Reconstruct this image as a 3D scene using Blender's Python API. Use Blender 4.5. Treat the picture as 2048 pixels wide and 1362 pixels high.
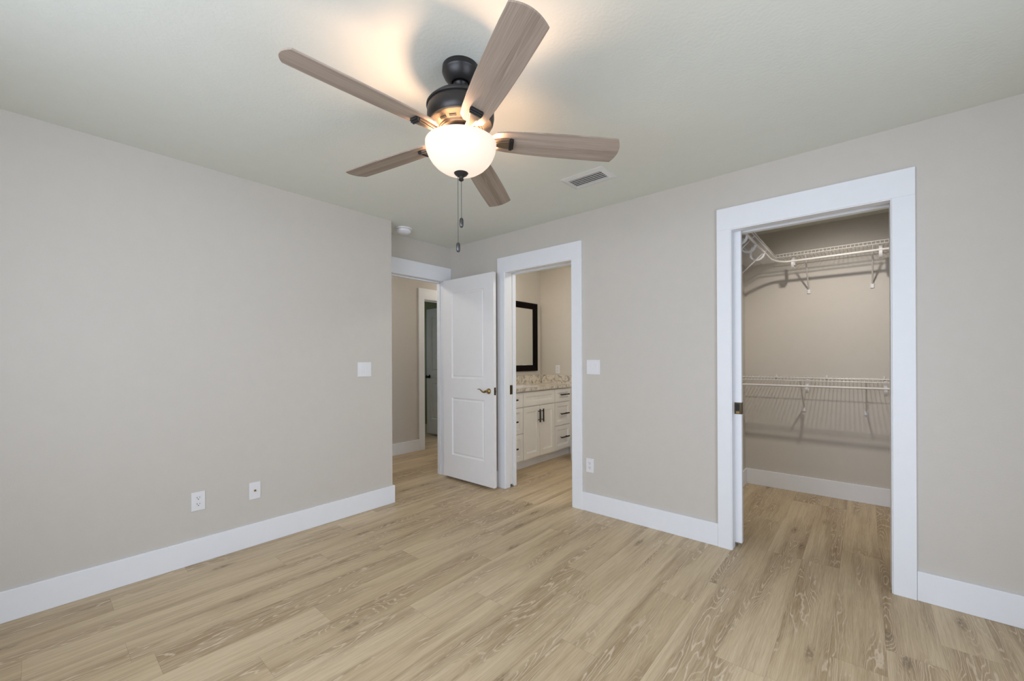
import bpy, bmesh, math, random
from mathutils import Vector, Matrix
for o in list(bpy.data.objects):
    bpy.data.objects.remove(o, do_unlink=True)
S = bpy.context.scene
COL = S.collection
PI = math.pi
random.seed(7)

# ------------------------------------------------------------------ camera
CAM_H, PSI, ROLL = 1.2404, math.radians(40.67), 0.0046
cd = bpy.data.cameras.new('camera')
cd.sensor_fit = 'HORIZONTAL'; cd.sensor_width = 36.0
cd.lens = 36.0 * 821.9 / 2048.0
cd.shift_y = (717.8 - 681.0) / 2048.0
cd.clip_start = 0.02
cam = bpy.data.objects.new('camera', cd); COL.objects.link(cam)
cam.matrix_world = (Matrix.Translation((0, 0, CAM_H)) @ Matrix.Rotation(PSI, 4, 'Z')
                    @ Matrix.Rotation(PI / 2, 4, 'X') @ Matrix.Rotation(-ROLL, 4, 'Z'))
S.camera = cam

# ------------------------------------------------------------------ view, world, daylight
S.view_settings.view_transform = 'Standard'
S.view_settings.look = 'None'
S.view_settings.gamma = 1.0
S.view_settings.use_curve_mapping = False
S.view_settings.exposure = 0.0
try:
    S.cycles.max_bounces = 10; S.cycles.diffuse_bounces = 6; S.cycles.glossy_bounces = 4
    S.cycles.sample_clamp_indirect = 6.0
except Exception:
    pass
W = bpy.data.worlds.new('world'); S.world = W; W.use_nodes = True
W.node_tree.nodes['Background'].inputs[0].default_value = (0.72, 0.85, 1.0, 1)
W.node_tree.nodes['Background'].inputs[1].default_value = 1.0

def area_light(name, loc, direction, sx, sy, power, col=(1, 1, 1), spread=PI):
    l = bpy.data.lights.new(name, 'AREA'); l.shape = 'RECTANGLE'; l.size = sx; l.size_y = sy
    l.energy = power; l.color = col; l.spread = spread
    o = bpy.data.objects.new(name, l); COL.objects.link(o); o.location = loc
    o.rotation_euler = Vector(direction).to_track_quat('-Z', 'Y').to_euler()
    o['kind'] = 'helper'
    return o
def point_light(name, loc, r, power, col, parent=None):
    l = bpy.data.lights.new(name, 'POINT'); l.shadow_soft_size = r; l.energy = power; l.color = col
    o = bpy.data.objects.new(name, l); COL.objects.link(o); o.location = loc; o['kind'] = 'helper'
    if parent: o.parent = parent
    return o
# room frame: X right along the closet wall, Y towards it
XA, YB, XE, YA = -3.112, 2.945, -3.41, 2.024
CEIL = 2.44
XR, YK = 1.10, -0.80            # right wall and rear wall, both behind the camera
DAY = (0.90, 0.985, 1.16)
area_light('daylight_panel', (-0.95, YK - 0.22, 1.55), (0, 1, -0.05), 2.3, 1.3, 60, DAY)
area_light('daylight_panel', (XR + 0.22, 0.95, 1.12), (-1, 0, -0.05), 1.8, 2.0, 33, DAY)  # through the added glass door, lifts left wall, baseboards and floor
area_light('daylight_panel', (-8.3, 3.8, 1.5), (1, 0, 0), 0.9, 1.2, 14, (0.75, 0.88, 1.0))  # added unseen daylight, gives the green room's door a blue tint

# ------------------------------------------------------------------ materials
def new_mat(name):
    m = bpy.data.materials.new(name); m.use_nodes = True
    return m, m.node_tree.nodes, m.node_tree.links, m.node_tree.nodes['Principled BSDF']
def lin(r, g, b):
    f = lambda c: (c / 255 / 12.92) if c <= 10 else ((c / 255 + 0.055) / 1.055) ** 2.4
    return (f(r), f(g), f(b), 1)
def plain(name, col, rough=0.5, metal=0.0, spec=0.5):
    m, n, l, b = new_mat(name)
    tc = n.new('ShaderNodeTexCoord'); nz = n.new('ShaderNodeTexNoise'); nz.inputs['Scale'].default_value = 14
    l.new(tc.outputs['Object'], nz.inputs['Vector'])
    mx = n.new('ShaderNodeMix'); mx.data_type = 'RGBA'
    mx.inputs['A'].default_value = col
    mx.inputs['B'].default_value = tuple(c * 0.96 for c in col[:3]) + (1,)
    l.new(nz.outputs['Fac'], mx.inputs['Factor']); l.new(mx.outputs['Result'], b.inputs['Base Color'])
    b.inputs['Roughness'].default_value = rough; b.inputs['Metallic'].default_value = metal
    b.inputs['Specular IOR Level'].default_value = spec
    return m
def textured_paint(name, col, scale, strength, rough=0.6, dist=0.002):
    m = plain(name, col, rough, 0, 0.3)
    n, l = m.node_tree.nodes, m.node_tree.links; b = n['Principled BSDF']
    tc = n.new('ShaderNodeTexCoord'); nz = n.new('ShaderNodeTexNoise')
    nz.inputs['Scale'].default_value = scale; nz.inputs['Detail'].default_value = 3
    l.new(tc.outputs['Object'], nz.inputs['Vector'])
    bp = n.new('ShaderNodeBump'); bp.inputs['Strength'].default_value = strength; bp.inputs['Distance'].default_value = dist
    l.new(nz.outputs['Fac'], bp.inputs['Height']); l.new(bp.outputs['Normal'], b.inputs['Normal'])
    return m
M = {}
M['wall'] = textured_paint('greige_wall_paint', (0.62, 0.585, 0.535, 1), 170, 0.25, 0.62)
M['green'] = textured_paint('olive_wall_paint', (0.16, 0.17, 0.055, 1), 170, 0.25, 0.62)
M['ceil'] = textured_paint('ceiling_paint', (0.73, 0.75, 0.69, 1), 75, 0.35, 0.7, 0.003)
M['trim'] = plain('white_trim_paint', (0.86, 0.88, 0.915, 1), 0.5)
M['door'] = plain('white_door_paint', (0.88, 0.88, 0.89, 1), 0.45)
M['plate'] = plain('white_plastic', (0.82, 0.82, 0.84, 1), 0.3)
M['slot'] = plain('black_slot', (0.01, 0.01, 0.01, 1), 0.6)
M['bronze'] = plain('dark_bronze', (0.042, 0.040, 0.040, 1), 0.38, 0.6)
M['ring'] = plain('bronze_ring', (0.24, 0.19, 0.14, 1), 0.36, 0.8)
M['brass'] = plain('antique_brass', (0.34, 0.24, 0.10, 1), 0.28, 1.0)
M['oldbrass'] = plain('aged_brass', (0.10, 0.075, 0.045, 1), 0.35, 0.9)
M['steel'] = plain('steel', (0.45, 0.45, 0.45, 1), 0.3, 1.0)
M['black'] = plain('black_handle', (0.012, 0.010, 0.010, 1), 0.35, 0.3)
M['espresso'] = plain('espresso_frame', (0.006, 0.004, 0.004, 1), 0.45, 0, 0.06)
M['wire'] = plain('white_vinyl_wire', (0.72, 0.70, 0.68, 1), 0.35)
M['hook'] = plain('white_hook_plastic', (0.78, 0.78, 0.80, 1), 0.35)
M['cab'] = plain('cream_cabinet_paint', (0.86, 0.84, 0.80, 1), 0.4)
M['vent'] = plain('white_vent_enamel', (0.74, 0.74, 0.72, 1), 0.4)
M['duct'] = plain('dark_duct', (0.015, 0.015, 0.014, 1), 0.8)
M['cavity'] = plain('dark_cavity', (0.06, 0.05, 0.04, 1), 0.9)
M['fob'] = plain('pewter_fob', (0.10, 0.10, 0.10, 1), 0.3, 0.9)

m, n, l, b = new_mat('mirror_glass')
b.inputs['Base Color'].default_value = (0.86, 0.88, 0.86, 1); b.inputs['Metallic'].default_value = 1; b.inputs['Roughness'].default_value = 0.02
M['mirror'] = m
m, n, l, b = new_mat('window_glass')
tr = n.new('ShaderNodeBsdfTransparent'); gl = n.new('ShaderNodeBsdfGlossy'); gl.inputs['Roughness'].default_value = 0.02
mx = n.new('ShaderNodeMixShader'); mx.inputs[0].default_value = 0.05
l.new(tr.outputs[0], mx.inputs[1]); l.new(gl.outputs[0], mx.inputs[2]); l.new(mx.outputs[0], n['Material Output'].inputs[0])
M['glass'] = m
# frosted glass bowl, lit from inside
m, n, l, b = new_mat('frosted_lit_glass')
b.inputs['Base Color'].default_value = (0.52, 0.50, 0.46, 1); b.inputs['Roughness'].default_value = 0.25
b.inputs['Emission Color'].default_value = (1.0, 0.88, 0.75, 1); b.inputs['Emission Strength'].default_value = 0.56
tl = n.new('ShaderNodeBsdfTranslucent'); tl.inputs[0].default_value = (0.9, 0.85, 0.78, 1)
mx = n.new('ShaderNodeMixShader'); mx.inputs[0].default_value = 0.10
l.new(b.outputs[0], mx.inputs[1]); l.new(tl.outputs[0], mx.inputs[2]); l.new(mx.outputs[0], n['Material Output'].inputs[0])
M['bowl'] = m
def emit(name, col, s):
    m, n, l, b = new_mat(name)
    b.inputs['Base Color'].default_value = (0.8, 0.8, 0.8, 1)
    b.inputs['Emission Color'].default_value = col; b.inputs['Emission Strength'].default_value = s
    return m
M['lens'] = emit('lit_lens', (1, 0.86, 0.68, 1), 3.0)
# granite
m, n, l, b = new_mat('granite')
tc = n.new('ShaderNodeTexCoord')
n1 = n.new('ShaderNodeTexNoise'); n1.inputs['Scale'].default_value = 11; n1.inputs['Detail'].default_value = 8; n1.inputs['Distortion'].default_value = 2.2
r1 = n.new('ShaderNodeValToRGB')
e = r1.color_ramp.elements
e[0].position = 0.34; e[0].color = (0.33, 0.31, 0.29, 1); e[1].position = 0.56; e[1].color = (0.80, 0.74, 0.64, 1)
x = e.new(0.46); x.color = (0.60, 0.55, 0.48, 1)
n2 = n.new('ShaderNodeTexNoise'); n2.inputs['Scale'].default_value = 95; n2.inputs['Detail'].default_value = 2
r2 = n.new('ShaderNodeValToRGB'); e = r2.color_ramp.elements
e[0].position = 0.34; e[0].color = (0.10, 0.085, 0.075, 1); e[1].position = 0.42; e[1].color = (1, 1, 1, 1)
mx = n.new('ShaderNodeMix'); mx.data_type = 'RGBA'; mx.blend_type = 'MULTIPLY'; mx.inputs['Factor'].default_value = 0.5
l.new(tc.outputs['Object'], n1.inputs['Vector']); l.new(tc.outputs['Object'], n2.inputs['Vector'])
l.new(n1.outputs['Fac'], r1.inputs['Fac']); l.new(n2.outputs['Fac'], r2.inputs['Fac'])
l.new(r1.outputs['Color'], mx.inputs['A']); l.new(r2.outputs['Color'], mx.inputs['B'])
l.new(mx.outputs['Result'], b.inputs['Base Color']); b.inputs['Roughness'].default_value = 0.2
M['granite'] = m

def wood_nodes(name, light, mid, dark, line, uvmode, rough, f=1.0, knots=True, LF=58.0, lamt=0.62, fa=0.22, g=1.0):
    """oak with long streaks, cathedral contours and limed pores; uvmode: plank UVs and a per-plank number, else object X along the grain"""
    m, n, l, b = new_mat(name)
    def math_(op, a, bb=None, clamp=False):
        q = n.new('ShaderNodeMath'); q.operation = op; q.use_clamp = clamp
        for i, v in enumerate((a, bb)):
            if v is None: continue
            if isinstance(v, (int, float)): q.inputs[i].default_value = v
            else: l.new(v, q.inputs[i])
        return q.outputs[0]
    def noise(vec, scale, detail=2, rough_=0.5, dist=0.0):
        q = n.new('ShaderNodeTexNoise'); q.inputs['Scale'].default_value = scale; q.inputs['Detail'].default_value = detail
        q.inputs['Roughness'].default_value = rough_; q.inputs['Distortion'].default_value = dist
        l.new(vec, q.inputs['Vector']); return q.outputs['Fac']
    def ramp(fac, p0, p1, c0=0.0, c1=1.0):
        q = n.new('ShaderNodeMapRange'); q.interpolation_type = 'SMOOTHSTEP'
        l.new(fac, q.inputs['Value'])
        q.inputs['From Min'].default_value = p0; q.inputs['From Max'].default_value = p1
        q.inputs['To Min'].default_value = c0; q.inputs['To Max'].default_value = c1
        return q.outputs['Result']
    def mix(fac, a, bb):
        q = n.new('ShaderNodeMix'); q.data_type = 'RGBA'
        if isinstance(fac, (int, float)): q.inputs['Factor'].default_value = fac
        else: l.new(fac, q.inputs['Factor'])
        for k, v in (('A', a), ('B', bb)):
            if isinstance(v, tuple): q.inputs[k].default_value = v
            else: l.new(v, q.inputs[k])
        return q.outputs['Result']
    def comb(x_, y_, z_):
        q = n.new('ShaderNodeCombineXYZ')
        for i, v in enumerate((x_, y_, z_)):
            if isinstance(v, (int, float)): q.inputs[i].default_value = v
            else: l.new(v, q.inputs[i])
        return q.outputs[0]
    if uvmode:
        uv = n.new('ShaderNodeUVMap'); uv.uv_map = 'plank'
        sp = n.new('ShaderNodeSeparateXYZ'); l.new(uv.outputs[0], sp.inputs[0])
        u, v = sp.outputs[0], sp.outputs[1]
        at = n.new('ShaderNodeAttribute'); at.attribute_name = 'plank_number'
        rnd = at.outputs['Fac']
    else:
        tc = n.new('ShaderNodeTexCoord'); sp = n.new('ShaderNodeSeparateXYZ'); l.new(tc.outputs['Object'], sp.inputs[0])
        u, v = sp.outputs[1], sp.outputs[0]
        oi = n.new('ShaderNodeObjectInfo'); rnd = oi.outputs['Random']
    ro = math_('MULTIPLY', rnd, 61.0)
    def P(su, sv):
        return comb(math_('ADD', math_('MULTIPLY', u, su), ro), math_('ADD', math_('MULTIPLY', v, sv * g), math_('MULTIPLY', rnd, 23.0)), ro)
    # knots
    if knots:
        vo = n.new('ShaderNodeTexVoronoi'); vo.voronoi_dimensions = '2D'; vo.inputs['Scale'].default_value = 1.0; vo.inputs['Randomness'].default_value = 0.9
        l.new(P(5.0, 1.35), vo.inputs['Vector'])
        kd = vo.outputs['Distance']
        sc = n.new('ShaderNodeSeparateColor'); l.new(vo.outputs['Color'], sc.inputs[0])
        gate = ramp(sc.outputs[0], 0.55, 0.60)
        ring = math_('MULTIPLY', ramp(kd, 0.0, 0.45, 1.0, 0.0), gate)
        core = math_('MULTIPLY', ramp(kd, 0.02, 0.13, 1.0, 0.0), gate)
    else:
        ring = 0.0; core = 0.0
    streak = ramp(noise(P(13 * f, 0.9 * f), 1.0, 3, 0.55), 0.44, 0.70)
    streak2 = ramp(noise(P(34 * f, 1.5 * f), 1.0, 2, 0.5), 0.40, 0.72)
    tone = noise(P(3.0, 0.45), 1.0, 1)
    field = math_('ADD', noise(P(8.5 * f, 0.85 * f), 1.0, 2, 0.45, 0.5), math_('MULTIPLY', ring, 0.17))
    wob = math_('MULTIPLY', noise(P(60 * f, 14 * f), 1.0, 2), 0.035)
    saw = math_('PINGPONG', math_('MULTIPLY', math_('ADD', field, wob), LF), 1.0)
    lines = ramp(saw, 0.62, 0.97)
    lmask = math_('MULTIPLY', ramp(noise(P(9 * f, 0.9 * f), 1.0, 2), 0.45, 0.60), 1.0)
    fib = noise(P(420 * f, 11 * f), 1.0, 2, 0.6)
    fibm = ramp(fib, 0.40, 0.68)
    c = mix(ramp(tone, 0.35, 0.65), light, mid)
    c = mix(math_('MULTIPLY', rnd, 0.35), c, mid)
    c = mix(math_('MULTIPLY', streak, 0.75), c, dark)
    c = mix(math_('MULTIPLY', streak2, 0.30), c, dark)
    if knots:
        c = mix(math_('MULTIPLY', ring, 0.35), c, dark)
    c = mix(math_('MULTIPLY', lmask, 0.46 if uvmode else 0.1), c, dark)
    c = mix(math_('MULTIPLY', math_('MULTIPLY', lines, lmask), lamt), c, line)
    med = noise(P(130 * f, 2.6 * f), 1.0, 2, 0.6)
    c = mix(math_('MULTIPLY', ramp(med, 0.48, 0.72), 0.22), c, dark)
    c = mix(math_('MULTIPLY', ramp(med, 0.28, 0.48, 1.0, 0.0), 0.18), c, line)
    c = mix(math_('MULTIPLY', fibm, fa), c, line)
    c = mix(math_('MULTIPLY', ramp(fib, 0.28, 0.46, 1.0, 0.0), fa), c, dark)
    if knots:
        c = mix(math_('MULTIPLY', math_('MULTIPLY', core, ramp(noise(P(110, 34), 1.0, 2), 0.30, 0.62)), 0.62), c, tuple(q * 0.38 for q in dark[:3]) + (1,))
    if uvmode:
        # tight joint lines round every plank
        PW, PL = 0.181, 1.226
        eu = math_('MINIMUM', u, math_('SUBTRACT', PW, u)); ev = math_('MINIMUM', v, math_('SUBTRACT', PL, v))
        ed = math_('MINIMUM', eu, ev)
        c = mix(math_('MULTIPLY', ramp(ed, 0.0004, 0.0014, 1.0, 0.0), 0.30), c, tuple(q * 0.5 for q in dark[:3]) + (1,))
    l.new(c, b.inputs['Base Color'])
    b.inputs['Roughness'].default_value = rough
    b.inputs['Specular IOR Level'].default_value = 0.35
    bp = n.new('ShaderNodeBump'); bp.inputs['Strength'].default_value = 0.15; bp.inputs['Distance'].default_value = 0.0008
    l.new(fib, bp.inputs['Height']); l.new(bp.outputs['Normal'], b.inputs['Normal'])
    return m
M['floor'] = wood_nodes('limed_oak_planks', (0.65, 0.520, 0.340, 1), (0.55, 0.425, 0.26, 1), (0.315, 0.215, 0.115, 1), (0.80, 0.67, 0.50, 1), True, 0.42)
M['blade'] = wood_nodes('weathered_oak_blade', (0.40, 0.325, 0.265, 1), (0.34, 0.27, 0.215, 1), (0.19, 0.145, 0.11, 1), (0.46, 0.39, 0.33, 1), False, 0.5, 1.5, False, 40.0, 0.38, 0.34, 0.4)

# ------------------------------------------------------------------ mesh helpers
class MB:
    def __init__(s): s.bm = bmesh.new()
    def box(s, x0, x1, y0, y1, z0, z1):
        v = [s.bm.verts.new((x, y, z)) for x in (x0, x1) for y in (y0, y1) for z in (z0, z1)]
        for f in ((0, 1, 3, 2), (4, 6, 7, 5), (0, 4, 5, 1), (2, 3, 7, 6), (0, 2, 6, 4), (1, 5, 7, 3)):
            s.bm.faces.new([v[i] for i in f])
        return s
    def quad(s, pts):
        s.bm.faces.new([s.bm.verts.new(p) for p in pts]); return s
    def lathe(s, prof, seg=48, mat=None, caps=True):
        mat = mat or Matrix.Identity(4); rings = []
        for r, z in prof:
            rings.append([s.bm.verts.new(mat @ Vector((max(r, 1e-5) * math.cos(2 * PI * i / seg), max(r, 1e-5) * math.sin(2 * PI * i / seg), z))) for i in range(seg)])
        for a, b_ in zip(rings, rings[1:]):
            for i in range(seg):
                j = (i + 1) % seg; s.bm.faces.new((a[i], a[j], b_[j], b_[i]))
        if caps:
            s.bm.faces.new(rings[0][::-1]); s.bm.faces.new(rings[-1])
        return s
    def cyl(s, p0, p1, r, seg=16, r1=None):
        p0, p1 = Vector(p0), Vector(p1); d = p1 - p0
        mt = Matrix.Translation(p0) @ d.to_track_quat('Z', 'Y').to_matrix().to_4x4()
        return s.lathe([(r, 0), (r if r1 is None else r1, d.length)], seg, mt)
    def tube(s, pts, r, seg=10, closed=False, radii=None):
        pts = [Vector(p) for p in pts]; rings = []; up = None
        for i, p in enumerate(pts):
            a = pts[max(i - 1, 0)]; c = pts[min(i + 1, len(pts) - 1)]
            t = (c - a).normalized()
            if up is None: up = t.orthogonal().normalized()
            up = (up - t * up.dot(t)).normalized(); w = t.cross(up)
            rr = radii[i] if radii else r
            rings.append([s.bm.verts.new(p + (up * math.cos(2 * PI * k / seg) + w * math.sin(2 * PI * k / seg)) * rr) for k in range(seg)])
        for a, b_ in zip(rings, rings[1:]):
            for k in range(seg):
                j = (k + 1) % seg; s.bm.faces.new((a[k], a[j], b_[j], b_[k]))
        s.bm.faces.new(rings[0][::-1]); s.bm.faces.new(rings[-1])
        return s
    def ribbon(s, pts, side, w, t):
        """a strip of width w along 'side' and thickness t following pts"""
        pts = [Vector(p) for p in pts]; side = Vector(side).normalized(); R = []
        for i, p in enumerate(pts):
            tg = (pts[min(i + 1, len(pts) - 1)] - pts[max(i - 1, 0)]).normalized(); nn = tg.cross(side)
            R.append([s.bm.verts.new(p + side * a * w / 2 + nn * b_ * t / 2) for a, b_ in ((-1, -1), (1, -1), (1, 1), (-1, 1))])
        for a, b_ in zip(R, R[1:]):
            for k in range(4):
                j = (k + 1) % 4; s.bm.faces.new((a[k], a[j], b_[j], b_[k]))
        s.bm.faces.new(R[0][::-1]); s.bm.faces.new(R[-1])
        return s
    def prism(s, pts, z0, z1, mat=None):
        mat = mat or Matrix.Identity(4)
        lo = [s.bm.verts.new(mat @ Vector((x, y, z0))) for x, y in pts]; hi = [s.bm.verts.new(mat @ Vector((x, y, z1))) for x, y in pts]
        s.bm.faces.new(lo[::-1]); s.bm.faces.new(hi)
        for i in range(len(pts)):
            j = (i + 1) % len(pts); s.bm.faces.new((lo[i], lo[j], hi[j], hi[i]))
        return s
    def panels(s, o, u, v, nrm, Wd, Ht, rects, prof):
        """a flat face of Wd x Ht with moulded panels; prof = (inset, depth) steps"""
        o, u, v, nrm = map(Vector, (o, u, v, nrm))
        P = lambda a, c, d=0: s.bm.verts.new(o + u * a + v * c - nrm * d)
        us = sorted({0, Wd, *[r[0] for r in rects], *[r[2] for r in rects]}); vs = sorted({0, Ht, *[r[1] for r in rects], *[r[3] for r in rects]})
        for a, a2 in zip(us, us[1:]):
            for c, c2 in zip(vs, vs[1:]):
                if any(r[0] - 1e-6 <= a and a2 <= r[2] + 1e-6 and r[1] - 1e-6 <= c and c2 <= r[3] + 1e-6 for r in rects): continue
                s.bm.faces.new((P(a, c), P(a2, c), P(a2, c2), P(a, c2)))
        for r in rects:
            prev = None
            for ins, d in prof:
                q = [P(r[0] + ins, r[1] + ins, d), P(r[2] - ins, r[1] + ins, d), P(r[2] - ins, r[3] - ins, d), P(r[0] + ins, r[3] - ins, d)]
                if prev:
                    for k in range(4):
                        j = (k + 1) % 4; s.bm.faces.new((prev[k], prev[j], q[j], q[k]))
                prev = q
            s.bm.faces.new(prev)
        return s
    def build(s, name, mat, parent=None, bevel=0, smooth=False, loc=None, rotz=0, weld=False):
        if weld: bmesh.ops.remove_doubles(s.bm, verts=s.bm.verts, dist=1e-5)
        bmesh.ops.recalc_face_normals(s.bm, faces=s.bm.faces)
        me = bpy.data.meshes.new(name); s.bm.to_mesh(me); s.bm.free()
        me.materials.append(mat)
        if smooth:
            for p in me.polygons: p.use_smooth = True
            me.set_sharp_from_angle(angle=math.radians(35))
        o = bpy.data.objects.new(name, me); COL.objects.link(o)
        if parent: o.parent = parent
        if loc: o.location = loc
        o.rotation_euler.z = rotz
        if bevel:
            md = o.modifiers.new('edge', 'BEVEL'); md.width = bevel; md.segments = 2; md.limit_method = 'ANGLE'
        return o
def tag(o, label=None, cat=None, group=None, kind=None):
    if label: o['label'] = label
    if cat: o['category'] = cat
    if group: o['group'] = group
    if kind: o['kind'] = kind
    return o
def empty(name, loc, rz=0.0):
    o = bpy.data.objects.new(name, None); COL.objects.link(o); o.location = loc; o.rotation_euler.z = rz; o.empty_display_size = 0.05
    return o
def struct(mb, name, mat, label, cat, bevel=0):
    return tag(mb.build(name, mat, bevel=bevel), label, cat, kind='structure')

# ------------------------------------------------------------------ floor
PW, PL = 0.181, 1.226
KNOWN = {}                       # one end joint per row of planks, as laid
for xr, yj in ((-1.566, 1.230), (-1.385, 1.532), (-1.023, 1.838), (-1.928, 2.142), (-0.661, 2.170), (-0.299, 1.844), (-2.652, 0.990), (-2.833, 0.256), (-1.747, 0.610), (-2.109, 0.330), (0.063, 2.153)):
    KNOWN[round((xr - (-0.48)) / PW) - 1] = yj
bm = bmesh.new(); uvl = bm.loops.layers.uv.new('plank'); numbers = []
FX0, FX1, FY0, FY1 = -8.0, 1.14, -0.84, 6.0
k = math.floor((FX0 + 0.48) / PW)
while -0.48 + k * PW < FX1:
    x0, x1 = -0.48 + k * PW, -0.48 + (k + 1) * PW
    y = KNOWN.get(k, random.random() * PL); y -= math.ceil((y - FY0) / PL) * PL
    while y < FY1:
        a0, a1, b0, b1 = max(x0, FX0), min(x1, FX1), max(y, FY0), min(y + PL, FY1)
        if a1 > a0 + 1e-4 and b1 > b0 + 1e-4:
            vv = [bm.verts.new(p) for p in ((a0, b0, 0), (a1, b0, 0), (a1, b1, 0), (a0, b1, 0))]
            f = bm.faces.new(vv)
            for lp in f.loops: lp[uvl].uv = (lp.vert.co.x - x0, lp.vert.co.y - y)
            numbers.append(random.random())
        y += PL
    k += 1
me = bpy.data.meshes.new('floor'); bm.to_mesh(me); bm.free()
at = me.attributes.new('plank_number', 'FLOAT', 'FACE')
for i, q in enumerate(numbers): at.data[i].value = q
me.materials.append(M['floor'])
fl = bpy.data.objects.new('floor', me); COL.objects.link(fl)
tag(fl, 'light limed oak plank floor running through all the rooms', 'floor', kind='structure')

# ------------------------------------------------------------------ shell
struct(MB().box(-8.1, XR + .12, YK - .12, 6.1, CEIL, CEIL + .1), 'ceiling', M['ceil'], 'textured off white ceiling above the fan', 'ceiling')
struct(MB().box(-3.525, XA, YK, YA, 0, CEIL), 'wall_left', M['wall'], 'plain greige wall at left with a double switch and two low wall plates', 'wall')
HD = 2.066                         # door opening height
EY0, EY1 = 2.138, 2.858
w = MB()
w.box(-3.525, XE, YA, EY0 - .018, 0, CEIL); w.box(-3.525, XE, EY0 - .018, EY1 + .018, HD + .018, CEIL)
w.box(-3.525, XE, EY1 + .018, 4.70, 0, CEIL)
struct(w, 'wall_entry', M['wall'], 'recessed greige wall above and beside the open panel door', 'wall')
YW = 3.09                          # far face of the closet/bathroom wall
BX0, BX1 = -2.606, -1.864          # bathroom opening
CX0, CX1 = -0.652, 0.103           # closet opening
SL0, SL1 = 3.000, 3.046            # pocket for sliding doors
w = MB()
def pocket(x0, x1):
    w.box(x0, x1, YB, SL0 - .006, 0, CEIL); w.box(x0, x1, SL1 + .006, YW, 0, CEIL); w.box(x0, x1, SL0 - .006, SL1 + .006, HD + .02, CEIL)
w.box(XE, BX0 - .80, YB, YW, 0, CEIL); pocket(BX0 - .80, BX0 - .018)
w.box(BX0 - .018, BX1 + .018, YB, YW, HD + .03, CEIL)
w.box(BX1 + .018, CX0 - .80, YB, YW, 0, CEIL); pocket(CX0 - .80, CX0 - .018)
w.box(CX0 - .018, CX1 + .018, YB, YW, HD + .03, CEIL)
w.box(CX1 + .018, XR, YB, YW, 0, CEIL)
struct(w, 'wall_far', M['wall'], 'greige wall with the bathroom and closet openings', 'wall')
# rear wall with its window; right wall with a glass door added for light
w = MB(); wx0, wx1, wz0, wz1 = -2.05, 0.15, 0.92, 2.13
w.box(-3.525, wx0, YK - .12, YK, 0, CEIL); w.box(wx1, XR + .12, YK - .12, YK, 0, CEIL); w.box(wx0, wx1, YK - .12, YK, 0, wz0); w.box(wx0, wx1, YK - .12, YK, wz1, CEIL)
struct(w, 'wall_rear', M['wall'], 'greige wall with a wide window, behind the camera', 'wall')
w = MB(); wy0, wy1, gz0, gz1 = 0.05, 1.85, 0.06, 2.08
w.box(XR, XR + .12, YK, wy0, 0, CEIL); w.box(XR, XR + .12, wy1, 4.70, 0, CEIL); w.box(XR, XR + .12, wy0, wy1, 0, gz0); w.box(XR, XR + .12, wy0, wy1, gz1, CEIL)
struct(w, 'wall_right', M['wall'], 'greige wall with an added tall glass door, right of the camera', 'wall')
def window(name, along, c0, c1, face, label, wz0=wz0, wz1=wz1):
    root = tag(empty(name, (0, 0, 0)), label, 'window', kind='structure')
    mb = MB(); fw = .045
    def bx(a0, a1, z0, z1, d0, d1):
        if along == 'x': mb.box(a0, a1, face - d1, face - d0, z0, z1)
        else: mb.box(face + d0, face + d1, a0, a1, z0, z1)
    bx(c0, c0 + fw, wz0, wz1, .03, .09); bx(c1 - fw, c1, wz0, wz1, .03, .09); bx(c0, c1, wz0, wz0 + fw, .03, .09); bx(c0, c1, wz1 - fw, wz1, .03, .09)
    mid = (c0 + c1) / 2; bx(mid - .025, mid + .025, wz0, wz1, .03, .09); bx(c0, c1, (wz0 + wz1) / 2 - .02, (wz0 + wz1) / 2 + .02, .04, .08)
    mb.build('window_frame', M['trim'], root)
    mb = MB(); bx(c0 + fw, c1 - fw, wz0 + fw, wz1 - fw, .06, .064); mb.build('window_pane', M['glass'], root)
    mb = MB(); bx(c0 - .04, c1 + .04, wz0 - .03, wz0, -.03, .03); mb.build('window_sill', M['trim'], root)
window('window_1', 'x', wx0, wx1, YK, 'wide white framed window in the wall behind the camera')
window('added_window', 'y', wy0, wy1, XR, 'added unseen white framed glass door in the wall right of the camera', gz0, gz1)  # glass door added to let light onto the left wall and floor
# bathroom, closet, hall, far room
BY, CY = 4.575, 4.611
w = MB().box(XE, -0.905, BY, BY + .12, 0, CEIL)
struct(w, 'wall_bathroom', M['wall'], 'greige end wall of the bathroom with the small outlet', 'wall')
struct(MB().box(-1.02, -0.905, YW, BY, 0, CEIL), 'wall_closet_left', M['wall'], 'greige side wall of the closet carrying the short wire shelf', 'wall')
struct(MB().box(-0.905, XR, CY, CY + .12, 0, CEIL), 'wall_closet', M['wall'], 'greige back wall of the closet behind the wire shelves', 'wall')
struct(MB().box(0.80, 0.92, YW, CY, 0, CEIL), 'wall_closet_right', M['wall'], 'greige right side wall of the closet', 'wall')
HX = -4.62; HY0, HY1 = 3.515, 4.275
w = MB(); w.box(HX - .115, HX, YK, HY0 - .018, 0, CEIL); w.box(HX - .115, HX, HY1 + .018, 6.0, 0, CEIL); w.box(HX - .115, HX, HY0 - .018, HY1 + .018, HD + .018, CEIL)
struct(w, 'wall_hall', M['wall'], 'greige hallway wall seen through the open entry door', 'wall')
struct(MB().box(HX, -3.525, 5.2, 5.3, 0, CEIL), 'wall_hall_end', M['wall'], 'greige end wall of the hallway', 'wall')
struct(MB().box(HX, -3.525, YK - .12, YK, 0, CEIL), 'wall_hall_start', M['wall'], 'greige wall closing the hallway', 'wall')
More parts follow.
